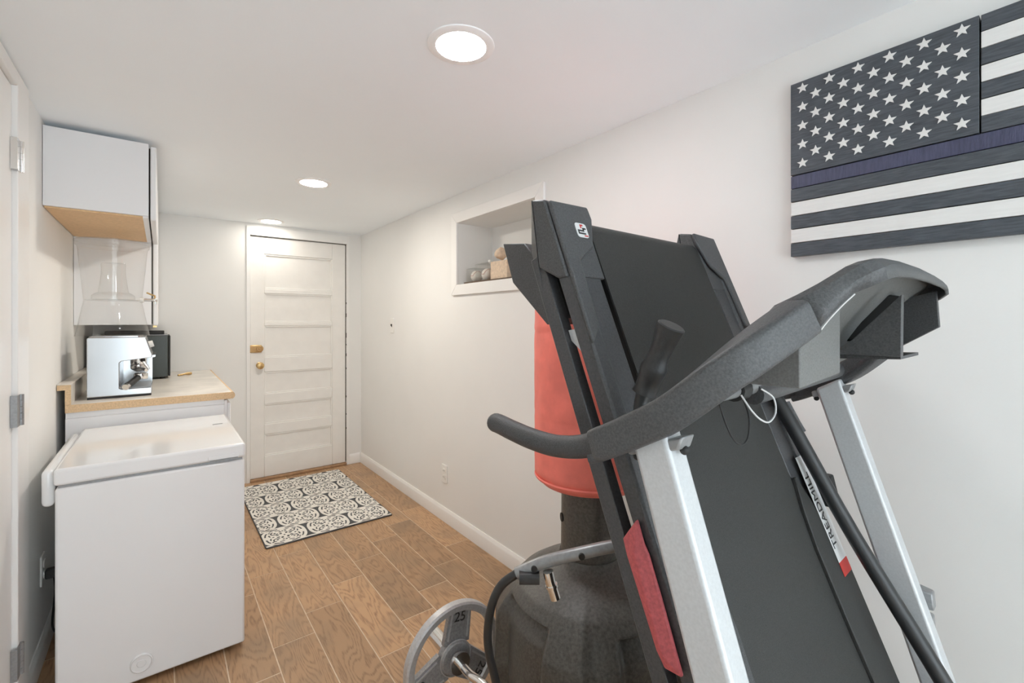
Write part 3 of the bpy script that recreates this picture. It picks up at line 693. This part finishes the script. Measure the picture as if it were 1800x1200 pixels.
# ------------------------------------------------------------------ treadmill, folded up
tm = thing('treadmill', 'black and silver folding treadmill with its deck folded upright', 'treadmill', (.905, 0, 0), math.radians(2.5))
TH = math.radians(22.24); sT, cT = math.sin(TH), math.cos(TH)
def dk(a, s, n): return (a, .488+s*sT-n*cT, 1.17+s*cT+n*sT)     # deck: a across, s up the deck, n out of the running face
UB = lambda z: .357-.318*(1.18-z)
for s in (-1, 1):
    x0, x1 = sorted((s*.385, s*.345)); w = .056
    zt0, zt1 = 1.196, 1.168
    pts = [(x0, UB(.05), .05), (x1, UB(.05), .05), (x1, UB(.05)+w, .05), (x0, UB(.05)+w, .05), (x0, UB(zt0), zt0), (x1, UB(zt0), zt0), (x1, UB(zt1)+w, zt1), (x0, UB(zt1)+w, zt1)]
    up = obj('upright', hexa(NB(), pts), 'silver', tm, bevel=.006, seg=3)
    bm = hexa(NB(), [(x0+.004, UB(1.16)-.008, 1.168), (x1-.004, UB(1.16)-.008, 1.168), (x1-.004, UB(1.16)+w+.010, 1.146), (x0+.004, UB(1.16)+w+.010, 1.146),
                     (x0+.004, UB(1.16)-.014, 1.186), (x1-.004, UB(1.16)-.014, 1.186), (x1-.004, UB(1.16)+w+.013, 1.160), (x0+.004, UB(1.16)+w+.013, 1.160)])
    br = obj('saddle_bracket', bm, 'gray_steel', up, bevel=.003)
    for bb, zz in ((UB(1.16)-.008, 1.166), (UB(1.16)+w+.006, 1.143)):
        obj('bolt', ball(NB(), (s*.365, bb, zz), .006, 12, 8), 'black_matte', up)
    # handrail cover sweeping from the grip up to the console
    path = smoothpath([(s*.390, .462, 1.154), (s*.389, .44, 1.163), (s*.386, .395, 1.187), (s*.382, .347, 1.217), (s*.364, .295, 1.266), (s*.332, .262, 1.302), (s*.284, .238, 1.334)], 5)
    sc = [1-.10*max(0, 1-i/4) for i in range(len(path))]
    arm = obj('arm_cover', sweep(NB(), path, rrect(.040, .046, .008, 4), scale=sc), 'black_cap', tm)
    # lower dark rail under the cover
    obj('arm_rail', sweep(NB(), [p+Vector((s*-.002, .010, -.022)) for p in path[1:]], rrect(.032, .016, .006)), 'black_metal', arm)
    hg = obj('hand_grip', tube(NB(), [(s*.385, .705, 1.142), (s*.386, .690, 1.1415), (s*.389, .652, 1.138), (s*.391, .60, 1.134), (s*.391, .545, 1.134), (s*.391, .495, 1.143), (s*.390, .455, 1.158)], .0172, 18, 5), 'rubber' if 0 else 'black_plastic', tm)
    obj('grip_cap', ball(NB(), (s*.385, .7035, 1.142), .0172, 18, 10), 'black_plastic', hg)
bm = hexa(NB(), [(-.402, .405, 1.198), (-.376, .405, 1.198), (-.376, .437, 1.182), (-.402, .437, 1.182), (-.398, .41, 1.206), (-.380, .41, 1.206), (-.380, .434, 1.192), (-.398, .434, 1.192)])
obj('switch_tab', bm, 'black_plastic', tm, bevel=.003)
# cross tube under the console
obj('cross_tube', tube(NB(), [(-.345, .372, 1.219), (-.085, .372, 1.219)], .0130, 16), 'gray_steel', tm)
obj('cross_tube_sleeve', tube(NB(), [(-.10, .368, 1.206), (.345, .368, 1.216)], .0175, 16), 'black_metal', tm)
obj('tube_clamp', tube(NB(), [(-.165, .372, 1.219), (-.135, .372, 1.219)], .0185, 16), 'black_matte', tm)
obj('sensor_wire', tube(NB(), [(-.187, .350, 1.216), (-.187, .335, 1.195), (-.161, .332, 1.178), (-.128, .332, 1.170), (-.098, .334, 1.181), (-.091, .340, 1.203), (-.112, .350, 1.218)], .0014, 8, 5), 'label_white', tm)
obj('loose_wire', tube(NB(), [(-.288, .335, 1.216), (-.280, .33, 1.189), (-.256, .33, 1.163), (-.229, .33, 1.152), (-.205, .332, 1.160), (-.188, .338, 1.185), (-.183, .350, 1.212)], .0013, 6, 5), 'black_matte', tm)
# console shell: rim, curved hood and the plate behind it
half = [((-.290, .250, 1.349), (-.284, .223, 1.315)), ((-.279, .229, 1.361), (-.275, .215, 1.331)), ((-.268, .210, 1.374), (-.266, .203, 1.349)), ((-.256, .196, 1.386), (-.255, .194, 1.362)),
        ((-.248, .187, 1.394), (-.247, .180, 1.369)), ((-.228, .182, 1.400), (-.230, .168, 1.377)), ((-.19, .188, 1.405), (-.19, .164, 1.383)), ((-.12, .193, 1.412), (-.12, .162, 1.386)), ((0, .196, 1.418), (0, .162, 1.388))]
full = half + [tuple((-p[0], p[1], p[2]) for p in h) for h in half[-2::-1]]
bm = NB(); rows = []
for u, r in full:
    a = u[0]; k = 1-(a/.29)**2
    lower = (a*1.02, .318+.016*k, 1.262-.030*k)
    mid = (a*1.01, (u[1]+.012+lower[1])/2+.006, (u[2]+lower[2])/2+.004)
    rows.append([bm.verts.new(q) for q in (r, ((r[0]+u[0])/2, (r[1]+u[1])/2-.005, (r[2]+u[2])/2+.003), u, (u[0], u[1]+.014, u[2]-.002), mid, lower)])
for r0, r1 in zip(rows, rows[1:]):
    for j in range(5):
        f = bm.faces.new([r0[j], r0[j+1], r1[j+1], r1[j]]); f.material_index = 1 if j >= 3 else 0  # plate faces get the paler colour painted in as frontal light
con = obj('console', bm, ['black_cap', 'lit_plastic'], tm, angle=24)
md = con.modifiers.new('wall', 'SOLIDIFY'); md.thickness = .005; md.offset = 0
o = obj('worn_edge', tube(NB(), [(r[0], r[1]-.0025, r[2]-.0012) for u, r in half[:4]], .0008, 6, 3), 'label_white', con); o['label'] = 'worn pale lower edge'
# housings hanging in the hollow back
bm = hexa(NB(), [(-.252, .249, 1.243), (-.086, .249, 1.251), (-.086, .335, 1.251), (-.252, .335, 1.243), (-.252, .249, 1.300), (-.086, .249, 1.356), (-.086, .285, 1.362), (-.252, .290, 1.325)])
obj('speaker_housing', bm, 'lit_plastic', con, bevel=.002)  # frontal light painted in by the paler grey
pz = [(.202, 1.271), (.201, 1.372), (.267, 1.297), (.30, 1.268), (.281, 1.271)]
bm = prism(NB(), pz, lambda p, q, d: (d, p, q), .050, .068); obj('rib_wall', bm, 'black_cap', con, bevel=.001)
bm = prism(NB(), [(.205, 1.271), (.300, 1.268), (.300, 1.262), (.205, 1.266)], lambda p, q, d: (d, p, q), .066, .215); obj('tray_floor', bm, 'black_plastic', con)
bm = prism(NB(), [(.178, 1.318), (.182, 1.384), (.255, 1.362), (.295, 1.272), (.23, 1.282)], lambda p, q, d: (d, p, q), .226, .240); obj('side_wall', bm, 'black_plastic', con, bevel=.001)
bm = hexa(NB(), [(.130, .226, 1.300), (.165, .226, 1.300), (.165, .30, 1.290), (.130, .30, 1.290), (.130, .215, 1.372), (.165, .215, 1.372), (.165, .25, 1.380), (.130, .25, 1.380)]); obj('cable_box', bm, 'black_matte', con, bevel=.004)
bm = B((.030, .30, 1.262), (.058, .33, 1.292)); obj('screw_post', bm, 'gray_steel', con, bevel=.004)
# upper-body levers
lev = obj('lever_arm', tube(NB(), [(-.292, .449, 1.222), (-.294, .455, 1.195), (-.298, .448, 1.150), (-.318, .405, 1.07), (-.3245, .345, .95), (-.325, .16, .42), (-.325, .10, .22)], .0115, 14, 4), 'tube_black', tm)
gp = [(-.29, .405, 1.323), (-.29, .409, 1.315), (-.29, .419, 1.292), (-.29, .429, 1.272), (-.29, .436, 1.255), (-.291, .445, 1.232), (-.292, .450, 1.218)]
obj('lever_grip', tube(NB(), gp, .0185, 18, 3, [1.0, 1.12, 1.13, 1.10, 1.05, .98, .93, .90, .90, .92, .98, 1.08, 1.10, 1.02, .97, .96, .96, .98, 1.06][:len(gp)*3-2]), 'rubber', lev)
g = lev.children[0]
lev2 = obj('lever_arm', tube(NB(), [(.259, .478, 1.180), (.258, .470, 1.161), (.258, .421, 1.075), (.272, .317, .875), (.275, .183, .655), (.300, .06, .42), (.318, -.02, .22)], .0150, 16, 4), 'tube_black', tm)
obj('release_lever', tube(NB(), [(.272, .445, 1.140), (.280, .425, 1.095), (.284, .415, 1.075)], .006, 10), 'black_metal', tm)
# deck
SB = -.985
rp = [(.310, -.030), (.310, -.004), (.306, 0), (.279, -.001), (.274, -.006), (.223, -.007), (.219, -.012), (.219, -.030)]
for s in (-1, 1):
    bm = prism(NB(), [(s*a, n) for a, n in rp], lambda p, q, d: dk(p, d, q), SB, .385)
    rail = obj('foot_rail', bm, 'black_metal', tm, bevel=.0012)
    # lower widening of the rail beside the uprights
    bm = prism(NB(), [(.214, -.20), (.196, -.26), (.186, -.34), (.190, -.50), (.205, -.70), (.305, -.70), (.305, -.38), (.222, -.20)], lambda p, q, d: dk(s*p, q, d), -.005, .004); obj('rail_skirt', bm, 'black_plastic' if s < 0 else 'belt', rail, bevel=.002)
    bm = prism(NB(), [(s*.312, -.083), (s*.312, -.053), (s*.288, -.053), (s*.288, -.083)], lambda p, q, d: dk(p, d, q), SB, .33)
    obj('frame_bar', bm, 'black_metal', tm, bevel=.002)
    # moulded end cap wrapping the top corner of the deck
    bm = NB()
    fp = [(.3125, .41), (.206, .413), (.204, .385), (.228, .320), (.278, .287), (.284, .16), (.3125, .13)]
    prism(bm, [(s*a, b) for a, b in fp], lambda p, q, d: dk(p, q, d), -.004, .006)
    fn = lambda p, q, d: (d, p, q)
    a0, a1 = sorted((s*.3165, s*.2))
    A0, A1 = s*.3165, s*.21
    side = [(.648, 1.553), (.683, 1.559), (.672, 1.49), (.663, 1.428), (.613, 1.405), (.590, 1.407)]
    prism(bm, side, fn, A0, A1)
    cap = obj('end_cap', bm, 'black_cap', tm, bevel=.004)
    bm = NB()
    q0 = [(.683, 1.5585), (.7045, 1.462), (.646, 1.322), (.663, 1.428)]
    v0 = [bm.verts.new((s*.3165, *q0[0])), bm.verts.new((s*.296, *q0[1])), bm.verts.new((s*.306, *q0[2])), bm.verts.new((s*.3165, *q0[3]))]
    v1 = [bm.verts.new((s*.21, p, q)) for p, q in q0]
    bm.faces.new(v0); bm.faces.new(v1[::-1])
    for i in range(4): bm.faces.new([v0[i], v0[(i+1) % 4], v1[(i+1) % 4], v1[i]])
    obj('cap_flank', bm, 'black_cap', cap, bevel=.001)
    fl_ = [(.739, 1.487), (.808, 1.495), (.775, 1.409), (.673, 1.322), (.648, 1.325), (.700, 1.45)]
    bm = prism(NB(), fl_, fn, s*.285, s*.215); obj('cap_foot', bm, 'black_cap', cap, bevel=.002)
    bm = prism(NB(), [(-.0, .0), (.03, 0), (.03, .006), (0, .006)], lambda p, q, d: dk(s*(.289+0*p), .33+d-.06, -.034-p), 0, .02); bm.free()
# belt round the top roller, running board
bp = [(-.004, SB), (-.004, .365), (-.0065, .376), (-.013, .386), (-.022, .391), (-.032, .388), (-.040, .378), (-.044, .365), (-.044, SB), (-.040, SB), (-.040, .364), (-.037, .374), (-.031, .383), (-.022, .387), (-.015, .382), (-.010, .374), (-.008, .364), (-.008, SB)]
bm = prism(NB(), bp, lambda p, q, d: dk(d, q, p), -.210, .210); obj('belt', bm, 'belt', tm, angle=30)
obj('running_board', prism(NB(), [(-.205, -.012), (.205, -.012), (.205, -.034), (-.205, -.034)], lambda p, q, d: dk(p, d, q), SB, .34), 'black_matte', tm)
obj('roller', tube(NB(), [dk(-.218, .366, -.024), dk(.218, .366, -.024)], .013, 14), 'gray_steel', tm)
for s0 in (-.9, .20): obj('cross_member', prism(NB(), [(s0, -.082), (s0+.04, -.082), (s0+.04, -.055), (s0, -.055)], lambda p, q, d: dk(d, p, q), -.288, .288), 'black_metal', tm)
obj('gap_bracket', prism(NB(), [(.155, -.052), (.175, -.052), (.17, -.031), (.12, -.031)], lambda p, q, d: dk(d, p, q), -.300, -.288), 'silver', tm)
# red cover between frame bar and deck on the near side
red = [(.446, 1.031), (.470, .995), (.463, .972), (.412, .855), (.398, .836), (.372, .838), (.405, .93), (.426, .985), (.434, .998)]
bm = prism(NB(), red, lambda p, q, d: (d, p, q), -.3205, -.3135)
for f in [f for f in bm.faces if len(f.verts) > 4 and f.calc_center_median().x < -.3195]: bm.faces.remove(f)
bm.verts.ensure_lookup_table(); ov = [v for v in bm.verts if v.co.x < -.32]
r1 = bm.verts.new((-.3300, .4435, .985)); r2 = bm.verts.new((-.3300, .3980, .862))
pick = lambda v: r1 if v.co.z > .94 else r2
for i in range(len(ov)):
    v, w_ = ov[i], ov[(i+1) % len(ov)]; p0, p1 = pick(v), pick(w_)
    bm.faces.new([v, w_, p0] if p0 is p1 else [v, w_, p1, p0])
rc = obj('side_cover', bm, 'red_plastic', tm, bevel=.002, seg=2); rc['label'] = 'red plastic cover beside the frame bar'
# badge on the near end cap
bd = obj('badge', prism(NB(), rrect(.031, .031, .006), lambda p, q, d: dk(-.2495+p+q*.0, .353+q, d), .0062, .0072), 'label_white', tm)
def stroke(pts, w):
    bm = NB()
    for (x0, y0), (x1, y1) in zip(pts, pts[1:]):
        xa, xb = sorted((x0, x1)); ya, yb = sorted((y0, y1))
        prism(bm, [(xa-w, ya-w), (xb+w, ya-w), (xb+w, yb+w), (xa-w, yb+w)], lambda p, q, d: dk(-.2495+p, .353+q, d), .0072, .0076)
    return bm
obj('badge_mark', stroke([(-.010, -.001), (-.010, -.006), (.004, -.006), (.004, .001), (-.008, .001)][:1]+[(-.010, -.007), (.007, -.007)], .0017), 'label_black', bd)
obj('badge_mark', stroke([(-.010, -.001), (.004, -.001), (.008, .004), (.008, .006)][:2]+[(.004, .004), (.010, .004)], .0017), 'label_black', bd)
obj('badge_mark', stroke([(-.001, .006), (-.001, .011), (.004, .011)], .0016), 'label_red', bd)
obj('badge_mark', stroke([(.004, -.0115), (.012, -.0115)], .0012), 'label_red', bd)
# warning label on the far rail
lb = obj('label_plate', prism(NB(), [(.252, -.385), (.300, -.385), (.300, -.165), (.252, -.165)], lambda p, q, d: dk(p, q, d), .0048, .0056), 'label_white', tm)
obj('label_red_end', prism(NB(), [(.252, -.412), (.300, -.412), (.300, -.385), (.252, -.385)], lambda p, q, d: dk(p, q, d), .0048, .0056), 'label_red', lb)
text('label_text', 'TREADMILL', .031, basis(Vector((0, sT, cT)), Vector((-1, 0, 0)), Vector((0, -cT, sT)), Vector(dk(.269, -.280, .0060))), 'label_black', lb, .0003)
# black stop block and pivot lugs by the far upright
obj('latch_block', hexa(NB(), [(.316, .356, .905), (.344, .356, .905), (.344, .392, .905), (.316, .392, .905), (.316, .372, .975), (.344, .372, .975), (.344, .410, .975), (.316, .410, .975)]), 'black_matte', tm, bevel=.003)
for z0 in (.722, .672):
    bm = prism(NB(), [(.205, z0), (.245, z0-.006), (.252, z0+.024), (.232, z0+.038), (.208, z0+.034)], lambda p, q, d: (d, p, q), .386, .412); obj('pivot_lug', bm, 'gray_steel', tm, bevel=.003)
# base frame and motor hood
for s in (-1, 1):
    bm = B((s*.365-.022, -.20, .022), (s*.365+.022, .44, .072)); r = obj('base_runner', bm, 'black_metal', tm, bevel=.006)
    for y in (-.17, .40): obj('base_foot', lathe(NB(), [(.022, 0), (.024, .006), (.020, .0215)], (s*.365, y, 0), 16), 'rubber', r)
obj('base_cross_bar', B((-.343, .36, .028), (.343, .40, .066)), 'black_metal', tm, bevel=.004)
obj('base_cross_bar', B((-.343, -.19, .028), (.343, -.15, .066)), 'black_metal', tm, bevel=.004)
bm = prism(NB(), [(-.14, .07), (.055, .07), (.070, .11), (.055, .20), (.0, .238), (-.08, .22), (-.13, .15)], lambda p, q, d: (d, p, q), -.30, .30); obj('motor_hood', bm, 'black_cap', tm, bevel=.012, seg=3)
for s in (-1, 1):
    obj('pivot_arm', prism(NB(), [(.02, .24), (.09, .245), (.10, .10), (.05, .04), (.00, .04)], lambda p, q, d: (d, p, q), s*.303, s*.318), 'black_metal', tm)
